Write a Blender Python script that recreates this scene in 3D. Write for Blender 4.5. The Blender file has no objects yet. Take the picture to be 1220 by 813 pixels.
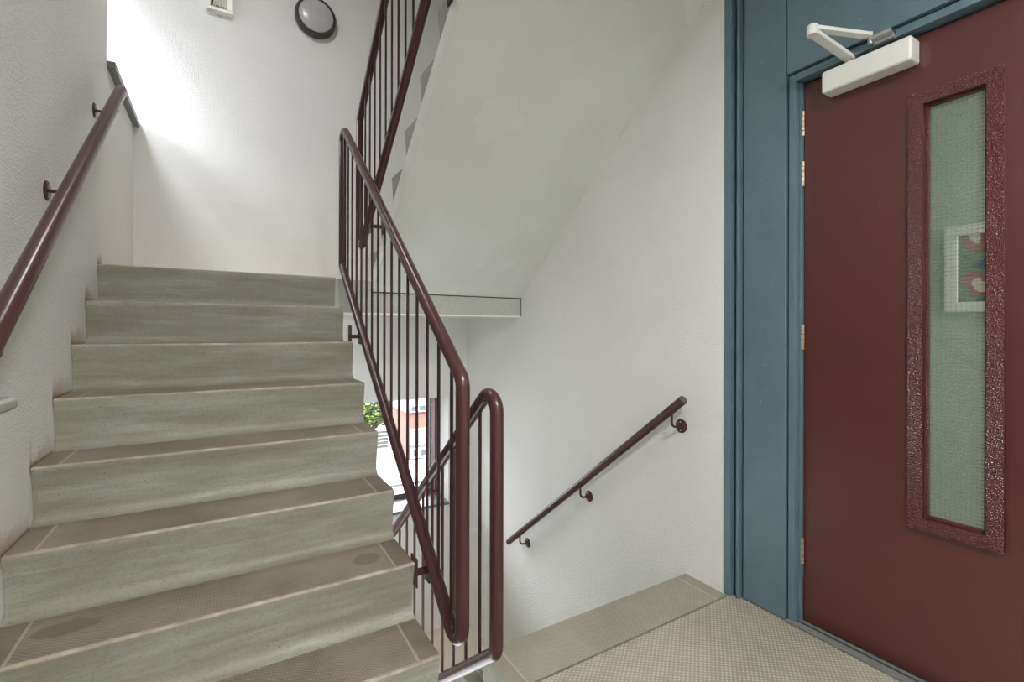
import bpy, bmesh, math, random
from mathutils import Vector, Matrix
random.seed(4)
S = bpy.context.scene
COL = S.collection
PI = math.pi

# ------------------------------------------------------------------ camera
YAW = 0.5408
cd = bpy.data.cameras.new('camera')
cam = bpy.data.objects.new('camera', cd); COL.objects.link(cam)
cd.sensor_width = 36.0
cd.lens = 572.2 / 1220 * 36.0
cd.shift_y = -(406.5 - 394.3) / 1220
cd.clip_start = 0.02; cd.clip_end = 300
cam.matrix_world = (Matrix.Rotation(-YAW, 4, 'Z') @ Matrix.Rotation(PI / 2, 4, 'X') @ Matrix.Rotation(0.0022, 4, 'Z'))
S.camera = cam

# ------------------------------------------------------------------ light
EXPO = 0.4
SKY = 35
LANDING_FILL = 72
TOP_FILL = 14
UNDER_LAMP = 10
CORRIDOR_LAMP = 44
S.view_settings.view_transform = 'Standard'
S.view_settings.look = 'None'
S.view_settings.exposure = EXPO
S.view_settings.gamma = 1
S.view_settings.use_curve_mapping = False
S.cycles.max_bounces = 10
S.cycles.diffuse_bounces = 6
S.cycles.glossy_bounces = 4
S.cycles.transparent_max_bounces = 12
S.cycles.sample_clamp_indirect = 6
S.cycles.use_denoising = True

w = bpy.data.worlds.new('world'); S.world = w; w.use_nodes = True
nt = w.node_tree; bg = nt.nodes['Background']
bg.inputs['Color'].default_value = (0.93, 0.96, 1.0, 1)
# overcast sky: brighter overhead than near the horizon
_tc = w.node_tree.nodes.new('ShaderNodeTexCoord'); _sp = w.node_tree.nodes.new('ShaderNodeSeparateXYZ')
_m1 = w.node_tree.nodes.new('ShaderNodeMath'); _m1.operation = 'MAXIMUM'; _m1.inputs[1].default_value = 0
_m2 = w.node_tree.nodes.new('ShaderNodeMath'); _m2.operation = 'MULTIPLY_ADD'
_m2.inputs[1].default_value = SKY * 1.6; _m2.inputs[2].default_value = SKY * 0.10
_m3 = w.node_tree.nodes.new('ShaderNodeMath'); _m3.operation = 'POWER'; _m3.inputs[1].default_value = 1.6
w.node_tree.links.new(_tc.outputs['Generated'], _sp.inputs[0]); w.node_tree.links.new(_sp.outputs['Z'], _m1.inputs[0])
w.node_tree.links.new(_m1.outputs[0], _m3.inputs[0]); w.node_tree.links.new(_m3.outputs[0], _m2.inputs[0]); w.node_tree.links.new(_m2.outputs[0], bg.inputs['Strength'])

def area(name, loc, rot, sx, sy, power, color=(1, 1, 1), portal=False, shape='RECTANGLE'):
    l = bpy.data.lights.new(name, 'AREA'); l.shape = shape; l.size = sx; l.size_y = sy
    l.energy = power; l.color = color
    if portal: l.cycles.is_portal = True
    o = bpy.data.objects.new(name, l); COL.objects.link(o); o.location = loc; o.rotation_euler = rot
    return o
# daylight enters through the windows (portals only guide the sky's light)
area('portal_bay_side', (-1.29, 3.62, 2.06), (0, -PI / 2, 0), 1.1, 0.85, 1, portal=True)
area('portal_bay_top', (-0.99, 3.62, 2.66), (0, 0, 0), 0.56, 0.85, 1, portal=True)
area('portal_lower_far', (1.23, 4.36, -1.08), (-PI / 2, 0, 0), 1.0, .96, 1, portal=True)

# ------------------------------------------------------------------ geometry constants (metres, camera at the origin)
FL = -1.18            # landing floor
R, G = 0.187, 0.2304  # riser, going
XL, XR, XD, XW = -0.517, 0.570, 0.812, 1.930
YF = 4.03
HL = FL + 8 * R       # half landing above
LL = FL - 8 * R       # half landing below
UL = HL + 8 * R       # upper floor
SLOPE = R / G

# ------------------------------------------------------------------ helpers
def srgb(r, g, b):
    f = lambda c: (c / 255 / 12.92) if c / 255 <= 0.04045 else ((c / 255 + 0.055) / 1.055) ** 2.4
    return (f(r), f(g), f(b), 1)

class NT:
    def __init__(s, name):
        s.m = bpy.data.materials.new(name); s.m.use_nodes = True
        s.t = s.m.node_tree; s.b = s.t.nodes['Principled BSDF']; s.out = s.t.nodes['Material Output']
        s._pos = None
    def n(s, kind, **kw):
        x = s.t.nodes.new(kind)
        for k, v in kw.items(): setattr(x, k, v)
        return x
    def l(s, a, b): s.t.links.new(a, b)
    def pos(s):
        if not s._pos: s._pos = s.n('ShaderNodeNewGeometry').outputs['Position']
        return s._pos
    def sock(s, x, inp):
        if hasattr(x, 'is_output'): s.l(x, inp)
        else: inp.default_value = x
    def math(s, op, a, b=0.0, c=None, clamp=False):
        x = s.n('ShaderNodeMath', operation=op, use_clamp=clamp)
        s.sock(a, x.inputs[0]); s.sock(b, x.inputs[1])
        if c is not None: s.sock(c, x.inputs[2])
        return x.outputs[0]
    def noise(s, scale, detail=3, rough=0.5, vec=None, stretch=None):
        v = vec or s.pos()
        if stretch:
            mp = s.n('ShaderNodeMapping'); s.l(v, mp.inputs['Vector']); mp.inputs['Scale'].default_value = stretch; v = mp.outputs[0]
        x = s.n('ShaderNodeTexNoise'); s.l(v, x.inputs['Vector'])
        x.inputs['Scale'].default_value = scale; x.inputs['Detail'].default_value = detail; x.inputs['Roughness'].default_value = rough
        return x.outputs['Fac']
    def vor(s, scale, vec=None, feature='F1'):
        x = s.n('ShaderNodeTexVoronoi', feature=feature); s.l(vec or s.pos(), x.inputs['Vector']); x.inputs['Scale'].default_value = scale
        return x.outputs['Distance']
    def ramp(s, fac, stops):
        x = s.n('ShaderNodeValToRGB'); s.l(fac, x.inputs[0]); e = x.color_ramp.elements
        while len(e) > 1: e.remove(e[-1])
        e[0].position = stops[0][0]; e[0].color = stops[0][1]
        for p, c in stops[1:]:
            q = e.new(p); q.color = c
        return x.outputs[0]
    def mix(s, fac, a, b, blend='MIX'):
        x = s.n('ShaderNodeMix', data_type='RGBA', blend_type=blend)
        s.sock(fac, x.inputs[0]); s.sock(a, x.inputs[6]); s.sock(b, x.inputs[7])
        return x.outputs[2]
    def xyz(s):
        x = s.n('ShaderNodeSeparateXYZ'); s.l(s.pos(), x.inputs[0]); return x.outputs
    def bump(s, h, strength=0.3, dist=0.002, normal=None):
        x = s.n('ShaderNodeBump'); s.l(h, x.inputs['Height']); x.inputs['Strength'].default_value = strength
        x.inputs['Distance'].default_value = dist
        if normal: s.l(normal, x.inputs['Normal'])
        return x.outputs[0]
    def base(s, c): s.sock(c, s.b.inputs['Base Color'])
    def set(s, **kw):
        for k, v in kw.items(): s.sock(v, s.b.inputs[{'rough': 'Roughness', 'metal': 'Metallic', 'spec': 'Specular IOR Level', 'normal': 'Normal', 'coat': 'Coat Weight', 'coat_rough': 'Coat Roughness'}[k]])
        return s.m

def plain(name, c, rough=0.5, metal=0.0, var=0.04, scale=18, bump=0.0, bscale=200):
    t = NT(name)
    n = t.noise(scale, 3)
    dark = tuple(x * (1 - var * 2) for x in c[:3]) + (1,)
    t.base(t.ramp(n, [(0.3, dark), (0.7, c)]))
    if bump: t.set(normal=t.bump(t.noise(bscale, 2), bump, 0.001))
    return t.set(rough=rough, metal=metal)

# ------------------------------------------------------------------ materials
def wall_mat(name, col, stain=None):
    t = NT(name)
    big = t.noise(1.7, 4, 0.6)
    c2 = tuple(x * 0.93 for x in col[:3]) + (1,)
    c = t.ramp(big, [(0.3, c2), (0.7, col)])
    mot = t.noise(55, 4, 0.7)
    c = t.mix(t.math('MULTIPLY', mot, 0.10), c, (col[0] * .6, col[1] * .6, col[2] * .58, 1))
    if stain:
        y1, z1, sgn = stain
        X, Y, Z = t.xyz()
        q = t.math('DIVIDE', t.math('SUBTRACT', Y, y1 - 0.004 * sgn), G * sgn)
        k = t.math('MAXIMUM', t.math('MINIMUM', t.math('FLOOR', q), 7.0), -1.0)
        lev = t.math('MULTIPLY_ADD', k, R, z1)
        dz = t.math('SUBTRACT', Z, lev)
        fr = t.math('SUBTRACT', q, k)
        nz = t.noise(9, 4, 0.6)
        reach = t.math('MULTIPLY_ADD', nz, 0.20, -0.035)
        m = t.math('SUBTRACT', 1.0, t.math('DIVIDE', t.math('ABSOLUTE', dz), reach), clamp=True)
        # the dirt gathers on the wall over each nosing
        m2 = t.math('MULTIPLY', m, t.math('SUBTRACT', 1.15, t.math('MULTIPLY', fr, 0.75)), clamp=True)
        m2 = t.math('MULTIPLY', m2, t.math('MULTIPLY', t.math('LESS_THAN', Y, y1 + 7.45 * G), 0.85))
        c = t.mix(m2, c, srgb(140, 112, 74))
        thin = t.math('SUBTRACT', 1.0, t.math('DIVIDE', t.math('ABSOLUTE', dz), 0.010), clamp=True)
        c = t.mix(t.math('MULTIPLY', thin, 0.8), c, srgb(92, 80, 56))
    t.base(c)
    h1 = t.noise(130, 3, 0.55)
    h2 = t.noise(58, 2, 0.5)
    h = t.math('ADD', t.math('MULTIPLY', t.ramp(h1, [(0.42, (0, 0, 0, 1)), (0.66, (1, 1, 1, 1))]), 0.8), h2)
    return t.set(rough=0.55, spec=0.35, normal=t.bump(h, 0.5, 0.0042))

M = {}
M['wall'] = wall_mat('textured_white_plaster', srgb(229, 228, 227))
M['wall_left'] = wall_mat('textured_white_plaster_stained', srgb(220, 219, 217), stain=(1.368, FL + R, 1))
M['wall_right'] = wall_mat('textured_white_plaster_right', srgb(229, 228, 225))
t = NT('smooth_painted_soffit')
n = t.noise(2.2, 4, 0.6); c = t.ramp(n, [(0.3, srgb(196, 198, 192)), (0.7, srgb(206, 208, 202))])
blot = t.math('GREATER_THAN', t.noise(3.1, 2, 0.3), 0.69)
c = t.mix(t.math('MULTIPLY', blot, 0.35), c, srgb(213, 215, 209))
t.base(c); M['soffit'] = t.set(rough=0.6, normal=t.bump(t.noise(60, 3), 0.08, 0.002))
M['stringer'] = plain('white_painted_stringer', srgb(240, 242, 237), 0.5, var=0.04, scale=9, bump=0.2, bscale=120)
M['ceiling'] = plain('ceiling_paint', srgb(225, 225, 222), 0.7, var=0.02)

def concrete(name, ca, cb, rough=0.5, rust=0.0):
    t = NT(name)
    n1 = t.noise(5, 5, 0.65, stretch=(0.5, 1.2, 3.0))
    c = t.ramp(n1, [(0.30, ca), (0.52, srgb(151, 151, 138)), (0.75, cb)])
    n4 = t.noise(2.4, 5, 0.7, stretch=(0.35, 1, 6))
    c = t.mix(t.ramp(n4, [(0.48, (0, 0, 0, 1)), (0.70, (.45, .45, .45, 1))]), c, srgb(112, 104, 86))
    n2 = t.noise(120, 3, 0.7)
    c = t.mix(t.ramp(n2, [(0.50, (0, 0, 0, 1)), (0.72, (.42, .42, .42, 1))]), c, tuple(x * .55 for x in ca[:3]) + (1,))
    n3 = t.noise(3.0, 6, 0.75, stretch=(0.6, 1, 9))
    c = t.mix(t.ramp(n3, [(0.58, (0, 0, 0, 1)), (0.75, (.30, .30, .30, 1))]), c, srgb(205, 212, 200))
    sp = t.vor(60)
    hole = t.math('LESS_THAN', sp, 0.11)
    gate = t.math('GREATER_THAN', t.noise(23, 2), 0.60)
    c = t.mix(t.math('MULTIPLY', t.math('MULTIPLY', hole, gate), 0.75), c, srgb(58, 56, 46))
    t.base(c)
    return t.set(rough=rough, spec=0.4, normal=t.bump(n2, 0.12, 0.002))
M['riser'] = concrete('grey_green_precast_concrete', srgb(138, 133, 118), srgb(172, 172, 160))
M['end_face'] = concrete('bare_concrete_step_end', srgb(140, 141, 126), srgb(160, 161, 147))
t = NT('worn_nosing')
t.base(t.ramp(t.noise(14, 4, 0.6), [(0.3, srgb(126, 119, 101)), (0.7, srgb(172, 164, 143))]))
M['nosing'] = t.set(rough=0.45)

def dotted(name, x0, x1, ca, cb, pitch=0.0125, margin=0.065, strength=0.5, marks=()):
    """anti-slip concrete: a grid of small raised studs inside smooth margins"""
    t = NT(name)
    X, Y, Z = t.xyz()
    n1 = t.noise(3.2, 5, 0.62)
    c = t.ramp(n1, [(0.33, ca), (0.66, cb)])
    n2 = t.noise(160, 3, 0.7)
    c = t.mix(t.math('MULTIPLY', n2, 0.22), c, tuple(x * .5 for x in ca[:3]) + (1,))
    n3 = t.noise(1.1, 3, 0.5)
    c = t.mix(t.ramp(n3, [(0.52, (0, 0, 0, 1)), (0.75, (.45, .45, .45, 1))]), c, tuple(x * .72 for x in ca[:3]) + (1,))
    sx = t.math('SINE', t.math('MULTIPLY', X, 2 * PI / (pitch * 1.5)))
    sy = t.math('SINE', t.math('MULTIPLY', Y, 2 * PI / (pitch * 1.15)))
    h = t.math('MULTIPLY', sx, sy)
    h = t.math('MAXIMUM', h, -0.1)
    if margin:
        a = t.math('GREATER_THAN', X, x0 + margin); b = t.math('LESS_THAN', X, x1 - margin)
        inside = t.math('MULTIPLY', a, b)
        h = t.math('MULTIPLY', h, inside)
        e = t.math('MINIMUM', t.math('ABSOLUTE', t.math('SUBTRACT', X, x0 + margin)), t.math('ABSOLUTE', t.math('SUBTRACT', X, x1 - margin)))
        line = t.math('LESS_THAN', e, 0.004)
        c = t.mix(t.math('MULTIPLY', line, 0.30), c, srgb(208, 203, 186))
    c = t.mix(t.math('MULTIPLY', t.math('MAXIMUM', h, 0.0), 0.65 if not margin else 0.32), c, srgb(212, 208, 192))
    for (px, py, rx, ry) in marks:
        q = t.math('ADD', t.math('POWER', t.math('DIVIDE', t.math('SUBTRACT', X, px), rx), 2.0), t.math('POWER', t.math('DIVIDE', t.math('SUBTRACT', Y, py), ry), 2.0))
        q = t.math('ADD', q, t.math('MULTIPLY', t.math('SUBTRACT', t.noise(30, 3), .5), .9))
        c = t.mix(t.ramp(q, [(0.75, (.5, .5, .5, 1)), (1.0, (0, 0, 0, 1))]), c, srgb(84, 78, 68))
    t.base(c)
    return t.set(rough=0.5, spec=0.4, normal=t.bump(h, strength, 0.0022))
TA, TB = srgb(100, 91, 76), srgb(136, 127, 110)
M['tread_left'] = dotted('studded_tread_left', XL, XR, TA, TB, 0.0075, strength=0.25, marks=((.432, 1.716, .052, .045), (-.364, 1.733, .075, .040)))
M['tread_right'] = dotted('studded_tread_right', XD, XW, srgb(132, 127, 112), srgb(152, 147, 132), 0.009, strength=0.35)
M['floor'] = dotted('studded_landing_floor', 0, 0, srgb(140, 134, 118), srgb(166, 160, 144), 0.0150, margin=0, strength=1.0)
M['low_floor'] = plain('cream_stone_floor', srgb(222, 212, 192), 0.5, var=0.05, scale=6)
t = NT('speckled_terrazzo_edge')
v = t.vor(210); n = t.noise(90, 3, 0.7)
c = t.ramp(v, [(0.12, srgb(92, 92, 88)), (0.40, srgb(182, 183, 176))])
c = t.mix(t.math('MULTIPLY', n, 0.35), c, srgb(196, 197, 190))
t.base(c); M['terrazzo'] = t.set(rough=0.6)
M['sill'] = plain('dark_grey_stone_sill', srgb(112, 114, 112), 0.35, var=0.12, scale=60)

def gloss_paint(name, c, rough, var=0.05, hammer=False, orange=0.12, spec=0.5):
    t = NT(name)
    cc = tuple(x * (1 - var * 3) for x in c[:3]) + (1,)
    col = t.ramp(t.noise(6, 4, 0.6), [(0.3, cc), (0.7, c)])
    sc = t.math('GREATER_THAN', t.noise(46, 2, 0.4), 0.755)
    col = t.mix(t.math('MULTIPLY', sc, 0.25), col, tuple(min(1, x * 2.2 + .04) for x in c[:3]) + (1,))
    t.base(col)
    if hammer:
        nrm = t.bump(t.vor(260), 1.0, 0.003)
    else:
        nrm = t.bump(t.noise(240, 2, 0.5), orange, 0.0014)
    return t.set(rough=rough, spec=spec, normal=nrm)
M['tube'] = gloss_paint('aubergine_rail_paint', srgb(72, 43, 45), 0.27, 0.06, orange=0.10, spec=0.42)
M['teal'] = gloss_paint('teal_gloss_paint', srgb(90, 114, 122), 0.25, 0.04, orange=0.32, spec=0.8)
M['teal_gap'] = plain('dark_teal_groove', srgb(34, 52, 60), 0.5)
M['door'] = gloss_paint('oxblood_door_paint', srgb(74, 15, 17), 0.34, 0.05, orange=0.5, spec=0.9)
M['door'].node_tree.nodes['Principled BSDF'].inputs['Coat Weight'].default_value = 0.5
M['door'].node_tree.nodes['Principled BSDF'].inputs['Coat Roughness'].default_value = 0.32
M['hammer'] = gloss_paint('hammered_oxblood_paint', srgb(82, 33, 38), 0.18, 0.05, hammer=True)
M['white_metal'] = plain('white_enamel', srgb(214, 215, 210), 0.35, var=0.02)
M['grey_cap'] = plain('grey_end_cap', srgb(86, 76, 74), 0.5)
M['brass'] = plain('tarnished_brass', srgb(178, 168, 138), 0.35, 0.6, var=0.2, scale=70)
M['steel'] = plain('satin_steel', srgb(205, 205, 205), 0.28, 0.85, var=0.02)
M['rubber'] = plain('grey_rubber_threshold', srgb(112, 114, 112), 0.6, var=0.1, scale=30)
M['rubber_dark'] = plain('dark_threshold_groove', srgb(52, 52, 50), 0.6)
M['bronze'] = plain('dark_bronze_ring', srgb(54, 50, 47), 0.35, var=0.1)
M['opal'] = plain('opal_plastic', srgb(176, 174, 174), 0.25, var=0.03)
M['ivory'] = plain('ivory_plastic', srgb(224, 224, 216), 0.4, var=0.02)
M['green_lens'] = plain('ribbed_olive_lens', srgb(172, 172, 150), 0.3, var=0.05)
M['ink'] = plain('dark_print', srgb(70, 70, 66), 0.6)
M['black'] = plain('black_gasket', srgb(26, 24, 25), 0.5)
M['frame_win'] = gloss_paint('mauve_window_frame_paint', srgb(104, 82, 88), 0.35, 0.04)

def lamp_mat(name, col, strength):
    t = NT(name); t.base(col); t.b.inputs['Emission Color'].default_value = col; t.b.inputs['Emission Strength'].default_value = strength
    return t.m

def glass(name, tint, refl=1.0, wire=None):
    t = NT(name); t.t.nodes.remove(t.b)
    tr = t.n('ShaderNodeBsdfTransparent'); tr.inputs[0].default_value = tint
    gl = t.n('ShaderNodeBsdfGlossy'); gl.inputs['Roughness'].default_value = 0.03
    fr = t.n('ShaderNodeFresnel'); fr.inputs[0].default_value = 1.45
    mx = t.n('ShaderNodeMixShader'); t.l(t.math('MULTIPLY', fr.outputs[0], refl), mx.inputs[0]); t.l(tr.outputs[0], mx.inputs[1]); t.l(gl.outputs[0], mx.inputs[2])
    last = mx.outputs[0]
    if wire:
        X, Y, Z = t.xyz()
        p = wire
        def line(c, th):
            f = t.math('FRACT', t.math('DIVIDE', c, p))
            return t.math('LESS_THAN', t.math('ABSOLUTE', t.math('SUBTRACT', f, 0.5)), th)
        nz = t.math('MULTIPLY', t.math('SUBTRACT', t.noise(12, 1), 0.5), 0.0035)
        m = t.math('MAXIMUM', line(t.math('ADD', Z, nz), 0.045), t.math('MULTIPLY', line(t.math('ADD', Y, nz), 0.05), 0.35))
        df = t.n('ShaderNodeBsdfDiffuse'); df.inputs[0].default_value = srgb(98, 112, 104)
        # faint cast of the rolled glass
        fr2 = t.n('ShaderNodeBsdfDiffuse'); fr2.inputs[0].default_value = srgb(178, 196, 184)
        m0 = t.n('ShaderNodeMixShader'); m0.inputs[0].default_value = 0.10; t.l(last, m0.inputs[1]); t.l(fr2.outputs[0], m0.inputs[2])
        m2 = t.n('ShaderNodeMixShader'); t.l(t.math('MULTIPLY', m, 0.6), m2.inputs[0]); t.l(m0.outputs[0], m2.inputs[1]); t.l(df.outputs[0], m2.inputs[2])
        last = m2.outputs[0]
    t.l(last, t.out.inputs['Surface'])
    return t.m
M['pane'] = glass('window_glass', (0.97, 0.98, 0.98, 1))
M['wired'] = glass('wired_green_glass', (0.945, 0.968, 0.955, 1), 0.7, wire=0.0128)

# ------------------------------------------------------------------ mesh helpers
def obj(name, bm, mats, parent=None, smooth=None, bevel=0, bseg=2, norm=True):
    if norm: bmesh.ops.recalc_face_normals(bm, faces=bm.faces)
    me = bpy.data.meshes.new(name); bm.to_mesh(me); bm.free()
    for m in (mats if isinstance(mats, (list, tuple)) else [mats]): me.materials.append(m)
    o = bpy.data.objects.new(name, me); COL.objects.link(o)
    if parent: o.parent = parent; o.matrix_parent_inverse = parent.matrix_basis.inverted()
    if smooth:
        for p in me.polygons: p.use_smooth = True
        if smooth != 'all':
            try: me.set_sharp_from_angle(angle=math.radians(smooth))
            except Exception: pass
    if bevel:
        b = o.modifiers.new('bevel', 'BEVEL'); b.width = bevel; b.segments = bseg; b.limit_method = 'ANGLE'; b.angle_limit = math.radians(35)
    return o

def thing(name, label, cat, loc=(0, 0, 0), group=None):
    o = bpy.data.objects.new(name, None); COL.objects.link(o); o.location = loc
    o.empty_display_size = 0.1
    tag(o, label, cat, group)
    bpy.context.view_layer.update()
    return o

def tag(o, label, cat, group=None):
    o['label'] = label; o['category'] = cat
    if group: o['group'] = group
    return o

def struct(o, label=None, cat=None):
    o['kind'] = 'structure'
    if label: o['label'] = label
    if cat: o['category'] = cat
    return o

def part_label(o, s): o['label'] = s; return o

def box(bm, x0, x1, y0, y1, z0, z1, mi=0):
    vs = [bm.verts.new((x, y, z)) for x in (x0, x1) for y in (y0, y1) for z in (z0, z1)]
    for f in ((0, 1, 3, 2), (4, 6, 7, 5), (0, 4, 5, 1), (2, 3, 7, 6), (0, 2, 6, 4), (1, 5, 7, 3)):
        fa = bm.faces.new([vs[i] for i in f]); fa.material_index = mi
    return vs

def boxes(lst, mi=0):
    bm = bmesh.new()
    for b in lst: box(bm, *b, mi=mi)
    return bm

def fillet(pts, rad, closed=False, n=8):
    """round the corners of a polyline"""
    P = [Vector(p) for p in pts]; out = []; N = len(P)
    for i in range(N):
        if not closed and i in (0, N - 1): out.append(P[i]); continue
        a, b, c = P[i - 1], P[i], P[(i + 1) % N]
        u, v = (a - b).normalized(), (c - b).normalized()
        ang = u.angle(v)
        d = rad / math.tan(ang / 2); d = min(d, (a - b).length * .45, (c - b).length * .45)
        rr = d * math.tan(ang / 2)
        cen = b + (u + v).normalized() * (rr / math.sin(ang / 2))
        s, e = b + u * d - cen, b + v * d - cen
        th = s.angle(e)
        for k in range(n + 1):
            f = k / n
            out.append(cen + (s * math.sin((1 - f) * th) + e * math.sin(f * th)) / math.sin(th))
    return out

def tube(bm, pts, r, seg=16, closed=False, cap=True, mi=0, rx=None):
    P = [Vector(p) for p in pts]; N = len(P)
    T = []
    for i in range(N):
        if closed: d = P[(i + 1) % N] - P[i - 1]
        else: d = P[min(i + 1, N - 1)] - P[max(i - 1, 0)]
        T.append(d.normalized())
    up = Vector((1, 0, 0)) if abs(T[0].x) < .9 else Vector((0, 0, 1))
    nrm = (up - T[0] * up.dot(T[0])).normalized()
    rings = []
    for i in range(N):
        if i:
            q = T[i - 1].rotation_difference(T[i]); nrm = q @ nrm
            nrm = (nrm - T[i] * nrm.dot(T[i])).normalized()
        bn = T[i].cross(nrm)
        rings.append([bm.verts.new(P[i] + nrm * math.cos(2 * PI * k / seg) * r + bn * math.sin(2 * PI * k / seg) * r) for k in range(seg)])
    for i in range(N if closed else N - 1):
        a, b = rings[i], rings[(i + 1) % N]
        for k in range(seg):
            f = bm.faces.new((a[k], a[(k + 1) % seg], b[(k + 1) % seg], b[k])); f.material_index = mi
    if cap and not closed:
        f = bm.faces.new(rings[0][::-1]); f.material_index = mi
        f = bm.faces.new(rings[-1]); f.material_index = mi

def lathe(bm, prof, origin, axis='Y', seg=40, mi=0, sign=1):
    """prof: (radius, distance along axis)"""
    rings = []
    for rad, h in prof:
        ring = []
        for k in range(seg):
            a = 2 * PI * k / seg; c, s = math.cos(a) * rad, math.sin(a) * rad
            v = {'X': (h * sign, c, s), 'Y': (c, h * sign, s), 'Z': (c, s, h * sign)}[axis]
            ring.append(bm.verts.new(Vector(origin) + Vector(v)))
        rings.append(ring)
    for a, b in zip(rings, rings[1:]):
        for k in range(seg):
            f = bm.faces.new((a[k], a[(k + 1) % seg], b[(k + 1) % seg], b[k])); f.material_index = mi
    f = bm.faces.new(rings[0]); f.material_index = mi
    f = bm.faces.new(rings[-1][::-1]); f.material_index = mi

def prism(bm, poly, x0, x1, mi=0, side=None):
    """extrude a (y,z) polygon along X; mi may be a list per edge"""
    A = [bm.verts.new((x0, y, z)) for y, z in poly]; B = [bm.verts.new((x1, y, z)) for y, z in poly]
    n = len(poly)
    for i in range(n):
        f = bm.faces.new((A[i], A[(i + 1) % n], B[(i + 1) % n], B[i]))
        f.material_index = mi[i] if isinstance(mi, list) else mi
    for L in (A, B[::-1]):
        f = bm.faces.new(L); f.material_index = side if side is not None else (mi if not isinstance(mi, list) else 0)

def copy_to(o, parent, delta):
    c = o.copy(); COL.objects.link(c); c.parent = parent
    c.matrix_parent_inverse = o.matrix_parent_inverse.copy()
    c.location = o.location + Vector(delta)
    return c

# ------------------------------------------------------------------ room shell
TOPZ = 3.15; BOTZ = LL
YN = -1.7
T_ = 0.22
WZ0, WZ1 = 1.352, 2.62
BX = -1.26                        # outer side of the unseen bay, added to steer daylight onto the far wall           # upper side window opening
D = HL - LL
struct(obj('wall_left', boxes([
    (XL - T_, XL, YN, 3.186, BOTZ - .3, TOPZ),
    (XL - T_, XL, 3.186, YF, BOTZ - .3, WZ0),
    (XL - T_, XL, 3.186, YF, WZ1, TOPZ),
    (BX - .06, XL - T_, 3.126, 3.186, 1.1, WZ1), (BX - .06, BX, 3.186, YF, 1.1, 1.50), (BX, XL - T_, 3.186, YF, 1.1, WZ0)]), M['wall_left']))
LZ0, LZ1, LX0, LX1 = -1.566, -0.598, 0.72, 1.748
struct(obj('wall_far', boxes([
    (BX - .06, XW + .3, YF, YF + .34, LZ1, TOPZ),
    (XL - T_, XW + .3, YF, YF + .34, BOTZ - .3, LZ0),
    (XL - T_, LX0, YF, YF + .34, LZ0, LZ1),
    (LX1, XW + .3, YF, YF + .34, LZ0, LZ1)]), M['wall']))
DY0, DY1 = -0.05, 1.365          # opening that holds the door set
struct(obj('wall_right', boxes([
    (XW, XW + .22, DY1, YF, BOTZ - .3, TOPZ),
    (XW, XW + .22, YN, DY0, BOTZ - .3, TOPZ),
    (XW, XW + .22, DY0, DY1, BOTZ - .3, FL - .225),
    (XW, XW + .22, DY0, DY1, 1.60, TOPZ)]), M['wall_right']))
struct(obj('wall_near', boxes([(XL - T_, XW + .22, YN - .2, YN, BOTZ - .3, TOPZ)]), M['wall']))
struct(obj('ceiling', boxes([(XL - T_, XW + .22, YN - .2, YF + .34, TOPZ, TOPZ + .2)]), M['ceiling']))
# slab of the floor above, over the landing
struct(obj('ceiling', boxes([(XL, XW, YN, 1.345, UL - .235, UL)]), M['ceiling']))
# main landing
struct(obj('floor', boxes([(XL, XW + .085, YN, 1.335, FL - .22, FL)]), M['floor']))
# slab end below the joint, between the two flights
struct(obj('trim_1', boxes([(XR + .004, XD - .004, 1.338, 1.352, FL - .22, FL - .004)]), M['stringer']))
# half landings: terrazzo front, painted underside
def half_landing(z):
    bm = bmesh.new(); box(bm, XL, XW, 3.083, YF, z - .205, z)
    bm.faces.ensure_lookup_table()
    bmesh.ops.recalc_face_normals(bm, faces=bm.faces)
    for f in bm.faces:
        if f.normal.z < -.5: f.material_index = 1
        elif f.normal.y < -.5: f.material_index = 0
        elif f.normal.z > .5: f.material_index = 2
    struct(obj('floor', bm, [M['terrazzo'], M['soffit'], M['low_floor']]))
half_landing(HL); half_landing(LL)
struct(obj('trim_2', boxes([(XR, XW - .01, 3.073, 3.083, HL - .214, HL - .205)]), M['stringer']))

struct(obj('trim_13', boxes([(XD, XW, 3.0795, 3.0835, .2400, .2465), (XW - .004, XW, 3.0795, 3.0835, HL - .205, .2465)]), M['rubber_dark']))

# ------------------------------------------------------------------ windows
y0, y1 = 3.186, YF  # side and roof glazing of the added bay, shaped to let steep daylight in
fr = struct(obj('window_1', boxes([
    (BX - .05, BX, y0, y0 + .04, 1.50, WZ1), (BX - .05, BX, y1 - .04, y1, 1.50, WZ1),
    (BX - .05, BX, y0 + .04, y1 - .04, 1.50, 1.54), (BX - .05, BX, y0, y1, WZ1 - .04, WZ1),
    (BX, XL - T_, y0, y0 + .04, WZ1 - .045, WZ1), (BX, XL - T_, y1 - .04, y1, WZ1 - .045, WZ1), (XL - T_ - .04, XL - T_, y0 + .04, y1 - .04, WZ1 - .045, WZ1)]), M['frame_win'], bevel=.003))
obj('window_pane', boxes([(BX - .03, BX - .025, y0 + .04, y1 - .04, 1.54, WZ1 - .04)]), M['pane'], fr)
obj('window_pane', boxes([(BX, XL - T_ - .04, y0 + .04, y1 - .04, WZ1 - .025, WZ1 - .02)]), M['pane'], fr)
fy = YF + .265
wf = struct(obj('window_3', boxes([
    (LX1 - .024, LX1, fy, fy + .06, LZ0, LZ1), (LX0, LX0 + .055, fy, fy + .06, LZ0, LZ1),
    (LX0 + .055, LX1 - .024, fy, fy + .06, LZ0, LZ0 + .055), (LX0 + .055, LX1 - .024, fy, fy + .06, LZ1 - .028, LZ1),
    ]), M['frame_win'], bevel=.003))
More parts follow.
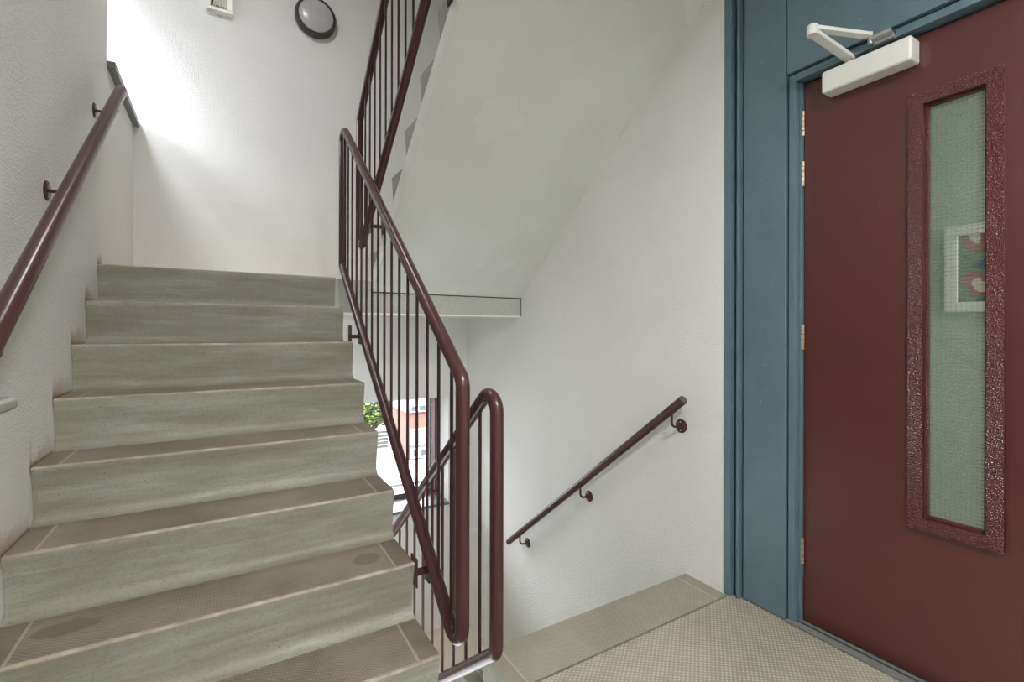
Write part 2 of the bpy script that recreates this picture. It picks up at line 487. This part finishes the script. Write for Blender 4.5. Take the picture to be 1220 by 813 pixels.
obj('window_sash', boxes([(LX1 - .060, LX1 - .026, fy - .006, fy + .05, LZ0 + .055, LZ1 - .028)]), plain('mauve_sash_reveal_lit', srgb(186, 170, 176), 0.35), wf, bevel=.002)  # sash lighter than the frame: light from the reveal put into its colour
obj('window_pane', boxes([(LX0 + .05, LX1 - .060, fy + .03, fy + .035, LZ0 + .05, LZ1 - .028)]), M['pane'], wf)
obj('glazing_gasket', boxes([(LX1 - .068, LX1 - .060, fy + .008, fy + .05, LZ0 + .055, LZ1 - .028), (LX0 + .055, LX1 - .068, fy + .008, fy + .03, LZ0 + .055, LZ0 + .065)]), M['black'], wf)
struct(obj('window_sill_upper', boxes([(BX + .005, -.482, 3.190, YF - .002, WZ0, 1.388)]), M['sill'], bevel=.003)).name = 'trim_3'
struct(obj('trim_5', boxes([(LX0 + .002, LX1 - .002, YF - .035, fy, LZ0, LZ0 + .026)]), M['sill'], bevel=.003))

# ------------------------------------------------------------------ flights of stairs
def arcpts(c, r, a0, a1, n):
    return [(c[0] + r * math.cos(math.radians(a0 + (a1 - a0) * i / n)), c[1] + r * math.sin(math.radians(a0 + (a1 - a0) * i / n))) for i in range(n + 1)]

def flight(label, zb, y1, dr, x0, x1, tread_mat, last, inset=0.0, n=8, waist_end=None):
    """dr = +1: rises towards +Y, -1: rises towards -Y"""
    root = thing('stair_flight', label, 'stairs', (0.5 * (x0 + x1), y1, zb))
    first = None
    def step_poly(run):
        rf = 0.034; rk = 0.026; rn = 0.007
        pts = []; mi = []
        # start at the foot of the riser: concave fillet, riser, rounded nosing, tread
        cx, cz = rk - rf, rf            # centre of fillet
        for p in arcpts((cx, cz), rf, -90, 0, 7): pts.append(p); mi.append(0)
        pts.append((rk * .72, 0.095)); mi.append(0)
        pts.append((0.004, R - 0.022)); mi.append(0)
        for p in arcpts((rn, R - rn), rn, 180, 90, 4): pts.append(p); mi.append(2)
        pts.append((0.012, R)); mi[-1] = 2; mi.append(1)
        pts.append((run, R)); mi.append(3)
        pts.append((run, (run - .026) * SLOPE - .035)); mi.append(3)
        pts.append((.062, 0.0)); mi.append(3)
        return pts, mi
    protos = {}
    for k in range(n):
        run = G + rk_over if k < n - 1 else last
        key = round(run, 4)
        yk, zk = y1 + dr * k * G, zb + k * R
        pts, mi = step_poly(run)
        if key not in protos:
            bm = bmesh.new()
            prism(bm, [(dr * a, b) for a, b in pts], x0 + .001 + inset - .5 * (x0 + x1), x1 - .001 - .5 * (x0 + x1), mi=mi, side=3)
            o = obj('step', bm, [M['riser'], tread_mat, M['nosing'] if dr > 0 else tread_mat, M['end_face'], M['stringer']], None, smooth=35)
            if inset:
                b = o.modifiers.new('bevel', 'BEVEL'); b.width = .013; b.segments = 3; b.limit_method = 'ANGLE'; b.angle_limit = math.radians(60); b.material = 4
            o.location = (.5 * (x0 + x1), yk, zk)
            protos[key] = o
        else:
            o = protos[key].copy(); COL.objects.link(o); o.location = (.5 * (x0 + x1), yk, zk)
        o.parent = root; o.matrix_parent_inverse = root.matrix_basis.inverted()
    # the sloping waist slab that carries the steps
    ic = lambda s: zb + (s - 0.026) * SLOPE - 0.004
    th = 0.130
    s_end = (n - 1) * G + last
    zs = lambda s: ic(s) - th
    s_lo = waist_end or 0.10
    pl = [(0.03, zb - .002), ((n - 1) * G + .026, zb + (n - 1) * R - .004), (s_end, zs(s_end) + .035),
          (s_end, zs(s_end)), (s_lo, zs(s_lo)), (s_lo, zb - .002)]
    bm = bmesh.new()
    prism(bm, [(y1 + dr * a, b) for a, b in pl], x0 + .0002, x1 - .0002)
    bmesh.ops.recalc_face_normals(bm, faces=bm.faces)
    for f in bm.faces:
        f.material_index = 1 if f.normal.z < -.3 else 0
    obj('waist_slab', bm, [M['stringer'], M['soffit']], root)
    return root
rk_over = 0.028
flight('concrete stair flight rising on the left of the railings, with worn beige treads', FL, 1.368, 1, XL, XR, M['tread_left'], 3.083 - (1.368 + 7 * G))
flight('concrete stair flight going down along the right white wall, only its top tread seen', LL, 1.572 + 7 * G, -1, XD, XW, M['tread_right'], 1.572 - 1.345)
flight('upper concrete stair flight seen from below by its smooth grey soffit', HL, 1.572 + 7 * G, -1, XD, XW, M['tread_right'], 1.572 - 1.345, inset=0.014, waist_end=0.107)

# ------------------------------------------------------------------ railings
def bracket_bm(xf, xr, side):
    """plate on the flight's side (at xf), flat bar rising to the rail (at xr); local y,z around 0 = rail centre"""
    bm = bmesh.new()
    a, b = (xf, xf + .006 * side)
    box(bm, min(a, b), max(a, b), -.030, .030, -.115, -.015)
    lo, hi = min(a, xr), max(a, xr)
    box(bm, lo, hi, -.009, .009, -.084, -.064)
    box(bm, xr - .004, xr + .004, -.022, .022, -.115, -.012)
    return bm
def railing(label, X, ynear, ztop, yfar, sl, bal_y, xf, brackets, gap=.86, rtube=.022):
    root = thing('stair_railing', label, 'railing', (X, ynear, ztop - gap), None)
    zt = lambda y: ztop + (y - ynear) * sl
    path = [(X, ynear, ztop), (X, yfar, zt(yfar)), (X, yfar, zt(yfar) - gap), (X, ynear, ztop - gap)]
    bm = bmesh.new(); tube(bm, fillet(path, .052, True, 10), rtube, 20, closed=True)
    obj('rail_frame', bm, M['tube'], root, smooth='all')
    bm = bmesh.new(); y0 = bal_y[0]
    tube(bm, [(X, y0, zt(y0) - gap + .004), (X, y0, zt(y0) - .004)], .0058, 10)
    b0 = obj('baluster', bm, M['tube'], root, smooth=50)
    for y in bal_y[1:]: copy_to(b0, root, (0, y - y0, (y - y0) * sl))
    bm = bracket_bm(xf, X, 1 if X > xf else -1)
    yb = brackets[0]
    bmesh.ops.translate(bm, verts=bm.verts, vec=(0, yb, zt(yb) - gap))
    br = obj('mounting_bracket', bm, M['tube'], root, bevel=.0015)
    bm = bmesh.new(); s = 1 if X > xf else -1
    lathe(bm, [(.009, 0), (.009, .006), (.004, .009)], (X + .003 * s, yb, zt(yb) - gap - .075), 'X', 12, sign=s)
    bo = obj('bolt', bm, M['bronze'], br)
    for y in brackets[1:]:
        c = copy_to(br, root, (0, y - yb, (y - yb) * sl))
        d = bo.copy(); COL.objects.link(d); d.parent = c; d.matrix_parent_inverse = bo.matrix_parent_inverse.copy()
    # small weld-on screws near the ends of the loop
    return root
railing('aubergine steel railing beside the left rising flight, its lower end nearest the camera', .622, 1.325, -.150, 3.052, .812,
        [1.408 + .1065 * k for k in range(16)], XR, [1.615, 2.62])
railing('aubergine steel railing of the flight going down, rounded loop beside the right tread', .735, 1.315, -.150, 3.10, -.812,
        [1.43 + .1062 * k for k in range(16)], XD, [1.85, 2.83])
railing('aubergine steel railing of the upper flight, high behind the left railing', .735, 1.40, 2.706, 3.095, -.812,
        [1.455 + .1075 * k for k in range(15)], XD, [1.85, 2.83])

# ------------------------------------------------------------------ wall handrails
def handrail(label, X, xw, pa, pb, rad, brs):
    root = thing('stair_handrail', label, 'handrail', (xw, pa[0], pa[1]))
    bm = bmesh.new(); tube(bm, [(X, *pa), (X, *pb)], rad, 28)
    bm.faces.ensure_lookup_table()
    rl = obj('rail', bm, M['tube'], root, smooth=50)
    d = Vector((0, pb[0] - pa[0], pb[1] - pa[1])).normalized()
    for p, s in ((pa, -1), (pb, 1)):
        bm = bmesh.new(); q = Vector((X, *p)); tube(bm, [q, q + d * s * .003], rad * .96, 28)
        obj('end_cap', bm, M['grey_cap'], root, smooth=50)
    sgn = 1 if xw > X else -1
    sl = (pb[1] - pa[1]) / (pb[0] - pa[0])
    zr = lambda y: pa[1] + (y - pa[0]) * sl
    y0 = brs[0]; z0 = zr(y0) - .088
    bm = bmesh.new()
    tube(bm, fillet([(xw - .004 * sgn, y0, z0), (X, y0, z0), (X, y0 + .0, zr(y0) - rad * .6)], .028, False, 6), .0062, 10)
    br = obj('bracket_arm', bm, M['tube'], root, smooth=50)
    bm = bmesh.new(); lathe(bm, [(.034, 0), (.034, .004), (.030, .007), (.012, .009)], (xw, y0, z0), 'X', 28, sign=-sgn)
    ro = obj('wall_plate', bm, M['tube'], br, smooth=40)
    scs = []
    for dz in (-.02, .02):
        bm = bmesh.new(); lathe(bm, [(.004, 0), (.004, .002), (.002, .003)], (xw - sgn * .0065, y0, z0 + dz), 'X', 10, sign=-sgn)
        scs.append(obj('screw', bm, M['steel'], br))
    for y in brs[1:]:
        c = copy_to(br, root, (0, y - y0, (y - y0) * sl))
        for o in [ro] + scs:
            e = o.copy(); COL.objects.link(e); e.parent = c; e.matrix_parent_inverse = o.matrix_parent_inverse.copy()
    return root
handrail('short aubergine handrail on the right white wall, sloping down to the left', 1.860, XW, (1.527, -.325), (3.14, -1.605), .0215, [1.594, 2.287, 2.978])
handrail('long aubergine handrail on the left wall, climbing beside the rising steps', -.430, XL, (0.98, -.404), (2.985, 1.167), .0245, [1.514, 2.211, 2.908])

# ------------------------------------------------------------------ door set on the right
ZT = 1.59
# edge frame: outer strip, bead and grooves
bm = boxes([
    (1.932, 2.05, 1.330, 1.364, FL, ZT),
    (1.945, 2.05, 1.298, 1.312, FL, ZT),
    (1.975, 2.05, 1.288, 1.332, FL, ZT)])
struct(obj('trim_6', bm, M['teal'], bevel=.002), 'teal moulded edge strip between the white wall and the side panel', 'door trim')
struct(obj('trim_7', boxes([(1.962, 2.045, 1.104, 1.288, FL + .004, ZT)]), M['teal'], bevel=.0025))
struct(obj('trim_8', boxes([(1.962, 2.045, DY0 + .01, 1.100, 1.045, ZT)]), M['teal'], bevel=.0025))
struct(obj('trim_9', boxes([(1.985, 2.05, 1.098, 1.107, FL, ZT), (1.985, 2.05, DY0 + .01, 1.1, 1.036, 1.046), (1.99, 2.05, 1.280, 1.292, FL, ZT)]), M['teal_gap']))
# jamb and head of the frame
bm = boxes([
    (1.972, 2.06, 1.072, 1.097, FL, 1.036),
    (1.972, 2.06, DY0 + .01, 1.072, 1.008, 1.036),
    (2.000, 2.06, 1.062, 1.072, FL, 1.008),
    (1.972, 2.06, DY0 + .01, .07, FL, 1.008),
    (2.056, 2.075, DY0 + .01, 1.1, 1.000, 1.036), (2.056, 2.075, 1.045, 1.1, FL, 1.0)])
struct(obj('trim_10', bm, M['teal'], bevel=.002), 'teal painted frame around the dark red door', 'door frame')
struct(obj('trim_11', boxes([(1.955, 2.03, .07, 1.098, FL, FL + .012)]), M['rubber'], bevel=.003))
struct(obj('trim_12', boxes([(1.984, 1.992, .07, 1.098, FL + .010, FL + .0135), (2.010, 2.03, .07, 1.06, FL + .01, FL + .0135)]), M['rubber_dark']))

XDF = 2.016   # door face
LY0, LY1, LZB, LZT = .085, 1.057, FL + .016, 1.000
GY0, GY1, GZ0, GZ1 = .515, .668, -.625, .762
bm = boxes([
    (XDF, XDF + .04, GY1, LY1, LZB, LZT), (XDF, XDF + .04, LY0, GY0, LZB, LZT),
    (XDF, XDF + .04, GY0, GY1, LZB, GZ0), (XDF, XDF + .04, GY0, GY1, GZ1, LZT)])
bmesh.ops.remove_doubles(bm, verts=bm.verts, dist=1e-5)
door = struct(obj('door_1', bm, M['door']), 'dark red door with a tall narrow wired glass panel', 'door')
# vision panel surround: four mitred hammered strips
def mitred(x0, x1, y0, y1, z0, z1, wd):
    bm = bmesh.new()
    O = [(y0, z0), (y1, z0), (y1, z1), (y0, z1)]; I = [(y0 + wd, z0 + wd), (y1 - wd, z0 + wd), (y1 - wd, z1 - wd), (y0 + wd, z1 - wd)]
    Vs = {}
    for nm, L in (('O', O), ('I', I)):
        for xi, x in (('a', x0), ('b', x1)):
            Vs[nm + xi] = [bm.verts.new((x, y, z)) for y, z in L]
    for i in range(4):
        j = (i + 1) % 4
        for q in ((Vs['Oa'][i], Vs['Oa'][j], Vs['Ia'][j], Vs['Ia'][i]), (Vs['Ob'][i], Vs['Ob'][j], Vs['Ib'][j], Vs['Ib'][i]),
                  (Vs['Oa'][i], Vs['Oa'][j], Vs['Ob'][j], Vs['Ob'][i]), (Vs['Ia'][i], Vs['Ia'][j], Vs['Ib'][j], Vs['Ib'][i])):
            bm.faces.new(q)
    return bm
gf = part_label(obj('glazing_frame', mitred(XDF - .016, XDF, .473, .712, -.668, .804, .042), M['hammer'], door, bevel=.0025), 'hammered dark red metal frame with screws')
spots = [(y, -.60 + k * (1.335 / 8)) for k in range(9) for y in (.494, .691)] + [(y, z) for y in (.53, .65) for z in (-.647, .783)]
bm = bmesh.new(); lathe(bm, [(.0048, 0), (.0045, .0014), (.002, .0026)], (XDF - .016, *spots[0]), 'X', 10, sign=-1)
sc0 = obj('screw', bm, M['hammer'], gf)
for y, z in spots[1:]: copy_to(sc0, gf, (0, y - spots[0][0], z - spots[0][1]))
obj('glass_pane', boxes([(XDF + .022, XDF + .028, GY0 + .0005, GY1 - .0005, GZ0 + .0005, GZ1 - .0005)]), M['wired'], door)
bm = mitred(XDF + .006, XDF + .0215, GY0 + .0005, GY1 - .0005, GZ0 + .0005, GZ1 - .0005, .007)
obj('glazing_bead', bm, M['hammer'], door)
# hinges
hp = None
for z in (.839, .636, -.022, -.887):
    if hp is None:
        bm = bmesh.new()
        segs = [(-.050, -.030), (-.028, -.011), (-.009, .009), (.011, .028), (.030, .050)]
        for a, b in segs: tube(bm, [(XDF - .009, 1.060, z + a), (XDF - .009, 1.060, z + b)], .0072, 14)
        hp = obj('hinge', bm, M['brass'], door, smooth=40); hz = z
    else: copy_to(hp, door, (0, 0, z - hz))

# door closer
dc = thing('door_closer', 'white door closer with folding arm at the top of the red door', 'door closer', (XDF, .80, .94))
bm = bmesh.new(); box(bm, XDF - .070, XDF, .682, .962, .903, .985)
body = obj('closer_body', bm, M['white_metal'], dc, bevel=.009, bseg=4)
obj('adjuster_plate', boxes([(XDF - .045, XDF - .030, .80, .828, .9015, .9045)]), M['ivory'], body)
def flatbar(bm, a, b, wd, th):
    a, b = Vector(a), Vector(b); d = (b - a).normalized(); side = d.cross(Vector((0, 0, 1))).normalized(); up = side.cross(d)
    vs = []
    for p in (a, b):
        for s, u in ((-1, -1), (1, -1), (1, 1), (-1, 1)): vs.append(bm.verts.new(p + side * s * wd / 2 + up * u * th / 2))
    for f in ((0, 1, 2, 3), (7, 6, 5, 4), (0, 4, 5, 1), (1, 5, 6, 2), (2, 6, 7, 3), (3, 7, 4, 0)): bm.faces.new([vs[i] for i in f])
piv = (1.985, .878, 1.006); elb = (1.772, .905, 1.052); elb2 = (1.772, .905, 1.066); shoe = (1.946, .800, 1.040)
bm = bmesh.new(); flatbar(bm, piv, elb, .034, .015)
lathe(bm, [(.011, -.028), (.011, .008)], piv, 'Z', 16)
obj('lower_arm', bm, M['white_metal'], dc, bevel=.003)
bm = bmesh.new(); flatbar(bm, elb2, shoe, .028, .013)
lathe(bm, [(.018, -.026), (.018, .008), (.012, .012)], elb2, 'Z', 20)
obj('upper_arm', bm, M['white_metal'], dc, bevel=.002)
bm = bmesh.new()
box(bm, 1.935, 1.972, .735, .795, 1.020, 1.032); box(bm, 1.956, 1.972, .735, .795, 1.006, 1.034)
lathe(bm, [(.008, -.03), (.008, .012)], (1.946, .800, 1.040), 'Z', 14)
lathe(bm, [(.004, 0), (.003, .003)], (1.95, .75, 1.032), 'Z', 10); lathe(bm, [(.004, 0), (.003, .003)], (1.95, .775, 1.032), 'Z', 10)
obj('arm_shoe', bm, M['steel'], dc, bevel=.001)

# ------------------------------------------------------------------ the open door beside the camera (only its handle tip shows)
struct(obj('wall_stub', boxes([(XL, -.300, .0, .115, FL, UL - .24)]), M['wall'])).name = 'wall_stub'
d2 = struct(obj('door_2', boxes([(-.345, -.303, .12, .975, FL + .01, .93)]), M['teal'], bevel=.002), 'open door beyond the left edge, only its lever handle showing', 'door')
bm = bmesh.new()
tube(bm, fillet([(-.303, .928, -.101), (-.2505, .928, -.101), (-.2505, .80, -.101)], .016, False, 8), .0092, 18)
part_label(obj('lever_handle', bm, M['steel'], d2, smooth=50), 'silver lever handle')
bm = bmesh.new(); lathe(bm, [(.026, 0), (.026, .006), (.020, .009)], (-.303, .928, -.101), 'X', 24)
obj('handle_rose', bm, M['steel'], d2, smooth=40)

# ------------------------------------------------------------------ wall lamp and emergency unit on the far wall
lp = thing('bulkhead_lamp', 'round wall lamp with dark ring and pale dome, high on the far wall', 'lamp', (.612, YF, 2.44))
bm = bmesh.new(); lathe(bm, [(.150, 0), (.152, .030), (.150, .048), (.140, .058), (.128, .058), (.128, .040)], (.612, YF, 2.44), 'Y', 56, sign=-1)
obj('lamp_ring', bm, M['bronze'], lp, smooth=40)
bm = bmesh.new(); lathe(bm, [(.129, .046)] + [(.129 * math.cos(a * PI / 18), .050 + .030 * math.sin(a * PI / 18)) for a in range(1, 9)] + [(.004, .080)], (.612, YF, 2.44), 'Y', 56, sign=-1)
obj('lamp_dome', bm, M['opal'], lp, smooth='all')

eb = thing('emergency_unit', 'small white wall box with olive ribbed cover, cut by the top edge', 'wall box', (-.02, YF, 2.42))
x0, x1, z0, z1 = -.103, .055, 2.262, 2.66
bm = boxes([(x0, x1, YF - .012, YF, z0, z1), (x0, x1, YF - .045, YF - .012, z0, z0 + .022), (x0, x1, YF - .045, YF - .012, z1 - .022, z1),
            (x0, x0 + .020, YF - .045, YF - .012, z0 + .022, z1 - .022), (x1 - .040, x1, YF - .045, YF - .012, z0 + .022, z1 - .022)])
obj('housing', bm, M['ivory'], eb, bevel=.002)
bm = boxes([(x0 + .042 + i * .011, x0 + .051 + i * .011, YF - .030, YF - .012, z0 + .03, z1 - .03) for i in range(7)])
obj('ribbed_cover', bm, M['green_lens'], eb, bevel=.002)
random.seed(3)
bm = bmesh.new()
for i in range(16):
    xx = x0 + .022 + i * .0058
    if i % 5 != 4: box(bm, xx, xx + random.uniform(.002, .0045), YF - .0385, YF - .012, z0 + .026 + random.uniform(0, .004), z0 + .034 + random.uniform(0, .010))
for i in range(7):
    box(bm, x0 + .024 + (i % 2) * .006, x0 + .030 + (i % 3) * .003, YF - .0385, YF - .012, z0 + .05 + i * .008, z0 + .055 + i * .008)
obj('printed_marks', bm, M['ink'], eb)

# ------------------------------------------------------------------ unseen fill lamps added over the landing and at the stairwell top
def fill_lamp(loc, label, power, col=(1, .99, .985)):
    t_ = thing('fill_lamp', label, 'lamp', loc)
    bm = bmesh.new(); lathe(bm, [(.19, 0), (.192, .03), (.185, .05), (.17, .05)], loc, 'Z', 40, sign=-1)
    obj('lamp_ring', bm, M['bronze'], t_, smooth=40)
    bm = bmesh.new(); lathe(bm, [(.168, .04), (.165, .060), (.13, .075), (.05, .082), (.004, .083)], loc, 'Z', 40, sign=-1)
    obj('lamp_dome', bm, M['lamp_on'], t_, smooth='all')
    l = area('fill_light', (loc[0], loc[1], loc[2] - .095), (0, 0, 0), .32, .32, power, col, shape='DISK')
    l.parent = t_; l.matrix_parent_inverse = t_.matrix_basis.inverted()
M['lamp_on'] = lamp_mat('fill_lamp_dome', (1, .96, .9, 1), 2.5)
fill_lamp((.45, -.55, UL - .236), 'unseen fill lamp added over the main landing behind the camera', LANDING_FILL)
fill_lamp((.1, 2.6, TOPZ), 'unseen fill lamp added at the top of the stairwell', TOP_FILL)

# ------------------------------------------------------------------ corridor behind the wired glass
M['corridor'] = wall_mat('corridor_paint', srgb(172, 182, 172))
struct(obj('wall_corridor', boxes([(3.40, 3.55, -2.0, 3.2, FL - .1, 1.7), (2.16, 3.4, 3.05, 3.2, FL - .1, 1.7), (2.16, 3.4, -2.0, -1.85, FL - .1, 1.7)]), M['corridor']))
struct(obj('floor', boxes([(2.15, 3.4, -1.85, 3.05, FL - .1, FL)]), M['low_floor']))
struct(obj('ceiling', boxes([(2.15, 3.4, -1.85, 3.05, 1.5, 1.7)]), M['ceiling']))
area('corridor_lamp_light', (2.60, -.9, 1.42), (0, 0, 0), .5, .5, CORRIDOR_LAMP, (1, .98, .93), shape='DISK')
pf = thing('framed_picture', 'white framed colourful abstract picture seen through the wired glass', 'picture', (3.395, .79, .336))
obj('picture_frame', mitred(3.370, 3.399, .55, 1.032, .106, .566, .052), M['ivory'], pf, bevel=.002)
t = NT('abstract_print')
X, Y, Z = t.xyz()
n1 = t.noise(7, 2, 0.4)
c = t.ramp(n1, [(0.0, srgb(50, 70, 120)), (0.40, srgb(60, 74, 112)), (0.42, srgb(96, 118, 84)), (0.50, srgb(84, 108, 84)), (0.52, srgb(150, 70, 78)), (0.60, srgb(160, 84, 90)), (0.62, srgb(206, 196, 176)), (0.66, srgb(206, 196, 176)), (0.68, srgb(88, 66, 110))])
t.l(c, t.b.inputs['Base Color']); t.t.nodes[-1]
for nd in t.t.nodes:
    if nd.type == 'VALTORGB': nd.color_ramp.interpolation = 'CONSTANT'
M['print'] = t.set(rough=0.4)
obj('print', boxes([(3.385, 3.394, .60, .982, .156, .516)]), M['print'], pf)

# ------------------------------------------------------------------ street outside the lower window
GZ = -7.25
M['ground'] = plain('pale_paving', srgb(78, 77, 75), 0.9, var=0.05, scale=.5)
M['kerb'] = plain('kerb_stone', srgb(50, 49, 48), 0.9)
M['brick'] = None
t = NT('orange_brick')
br = t.n('ShaderNodeTexBrick'); mp = t.n('ShaderNodeMapping'); t.l(t.pos(), mp.inputs[0]); mp.inputs['Rotation'].default_value = (PI / 2, 0, 0)
t.l(mp.outputs[0], br.inputs['Vector']); br.inputs['Scale'].default_value = 4
br.inputs['Color1'].default_value = srgb(74, 44, 36); br.inputs['Color2'].default_value = srgb(82, 50, 40); br.inputs['Mortar'].default_value = srgb(78, 62, 55)
br.inputs['Mortar Size'].default_value = .012
t.base(br.outputs['Color']); M['brick'] = t.set(rough=.9)
M['cream'] = plain('cream_render', srgb(88, 86, 80), 0.9)
M['greywall'] = plain('grey_render', srgb(54, 55, 58), 0.9)
M['dark_glass'] = plain('dark_window_glass', srgb(48, 54, 58), 0.1)
M['blind'] = plain('pale_blind', srgb(72, 74, 76), 0.7)
M['whitef'] = plain('white_window_frame', srgb(170, 170, 170), 0.6)
M['fence'] = plain('weathered_fence_board', srgb(62, 62, 58), 0.9)
M['leaf'] = plain('fresh_leaves', srgb(92, 108, 52), 0.7, var=.2, scale=3)
M['bark'] = plain('bark', srgb(70, 60, 48), 0.9)
# unseen block added on the window side to hold back low sky light
wg = thing('sky_blocker', 'unseen block added beyond the side window to hold back low sky light', 'building', (-6, 5, GZ))
obj('blocker_wall', boxes([(-12, -6.5, -4, 12, GZ, 2.2)]), M['greywall'], wg)
obj('blocker_cap', boxes([(-12.05, -6.45, -4.05, 12.05, 2.2, 2.28)]), M['kerb'], wg)
struct(obj('ground', boxes([(-40, 60, 5.5, 90, GZ - .2, GZ)]), M['ground']))
struct(obj('kerb', boxes([(-40, 60, 21.8, 22.0, GZ, GZ + .12), (-40, 60, 17.0, 17.15, GZ, GZ + .10)]), M['kerb']))
bl = thing('apartment_building', 'brick and cream building across the street, seen through the low window', 'building', (13, 26, GZ))
bm = bmesh.new(); box(bm, 8.84, 20, 26, 29.1, GZ, -4.62)
obj('brick_wall', bm, M['brick'], bl)
obj('upper_wall', boxes([(8.80, 20.05, 25.95, 29.15, -4.62, 2.5)]), M['cream'], bl)
obj('grey_plinth', boxes([(8.95, 19.5, 25.93, 26, GZ, -6.42)]), M['greywall'], bl)
for (a, b, c, d_, mat, nm) in ((8.98, 9.85, -4.53, -4.22, 'dark_glass', 'window'), (11.2, 12.8, -4.53, -4.22, 'dark_glass', 'window'), (9.02, 10.3, -6.40, -5.60, 'blind', 'window'), (11.3, 13.2, -6.40, -5.60, 'blind', 'window')):
    y = 25.86 if c > -5 else 25.95
    f = obj('window', boxes([(a - .05, b + .05, y, y + .06, c - .05, c), (a - .05, b + .05, y, y + .06, d_, d_ + .05), (a - .05, a, y, y + .06, c, d_), (b, b + .05, y, y + .06, c, d_), (.5 * (a + b) - .025, .5 * (a + b) + .025, y, y + .06, c, d_)]), M['whitef'], bl)
    obj('pane', boxes([(a, b, y + .01, y + .05, c, d_)]), M[mat], f)
f = obj('basement_window', boxes([(9.0, 9.95, 25.88, 25.95, -7.18, -7.09), (9.0, 9.95, 25.88, 25.95, -6.72, -6.62), (9.0, 9.1, 25.88, 25.95, -7.1, -6.7), (9.4, 9.52, 25.88, 25.95, -7.1, -6.7), (9.85, 9.95, 25.88, 25.95, -7.1, -6.7)]), M['whitef'], bl)
obj('pane', boxes([(9.1, 9.85, 25.91, 25.94, -7.1, -6.7)]), M['dark_glass'], f)
fe = thing('slatted_fence', 'grey slatted fence under the tree, through the low window', 'fence', (4.6, 29.3, GZ))
obj('slat_panel', boxes([(0.5, 8.7, 29.3, 29.33, GZ + .06 + i * .22, GZ + .22 + i * .22) for i in range(5)]), M['fence'], fe)
for px in (1, 2.6, 4.2, 5.8, 7.4): obj('post', boxes([(px, px + .1, 29.33, 29.43, GZ, GZ + 1.15)]), M['fence'], fe)
# tree: leafy crown of small leaf clusters
tr = thing('street_tree', 'leafy green tree beside the brick building, through the low window', 'tree', (8.0, 32.5, GZ))
bm = bmesh.new(); tube(bm, [(8.0, 32.5, GZ), (8.05, 32.5, GZ + 1.6), (7.9, 32.5, GZ + 3.2)], .14, 10)
tube(bm, [(8.0, 32.5, GZ + 1.8), (8.9, 32.4, GZ + 3.1)], .06, 8); tube(bm, [(8.0, 32.5, GZ + 1.7), (6.9, 32.6, GZ + 3.2)], .06, 8)
obj('trunk', bm, M['bark'], tr, smooth=60)
bm = bmesh.new(); rnd = random.Random(7)
for i in range(6500):
    a, b = rnd.uniform(0, 2 * PI), math.acos(rnd.uniform(-1, 1)); r_ = rnd.uniform(.35, 1) ** .5
    p = Vector((7.7 + 2.6 * r_ * math.sin(b) * math.cos(a), 32.5 + 1.7 * r_ * math.sin(b) * math.sin(a), GZ + 2.5 + 2.1 * r_ * math.cos(b)))
    q = Matrix.Rotation(rnd.uniform(0, 6.28), 3, 'Z') @ Matrix.Rotation(rnd.uniform(0, 3.1), 3, 'X'); s = rnd.uniform(.10, .20)
    vs = [bm.verts.new(p + q @ Vector(v)) for v in ((-s, 0, 0), (0, -s * .5, .02), (s, 0, 0), (0, s * .5, .02))]
    bm.faces.new(vs)
obj('foliage', bm, M['leaf'], tr)
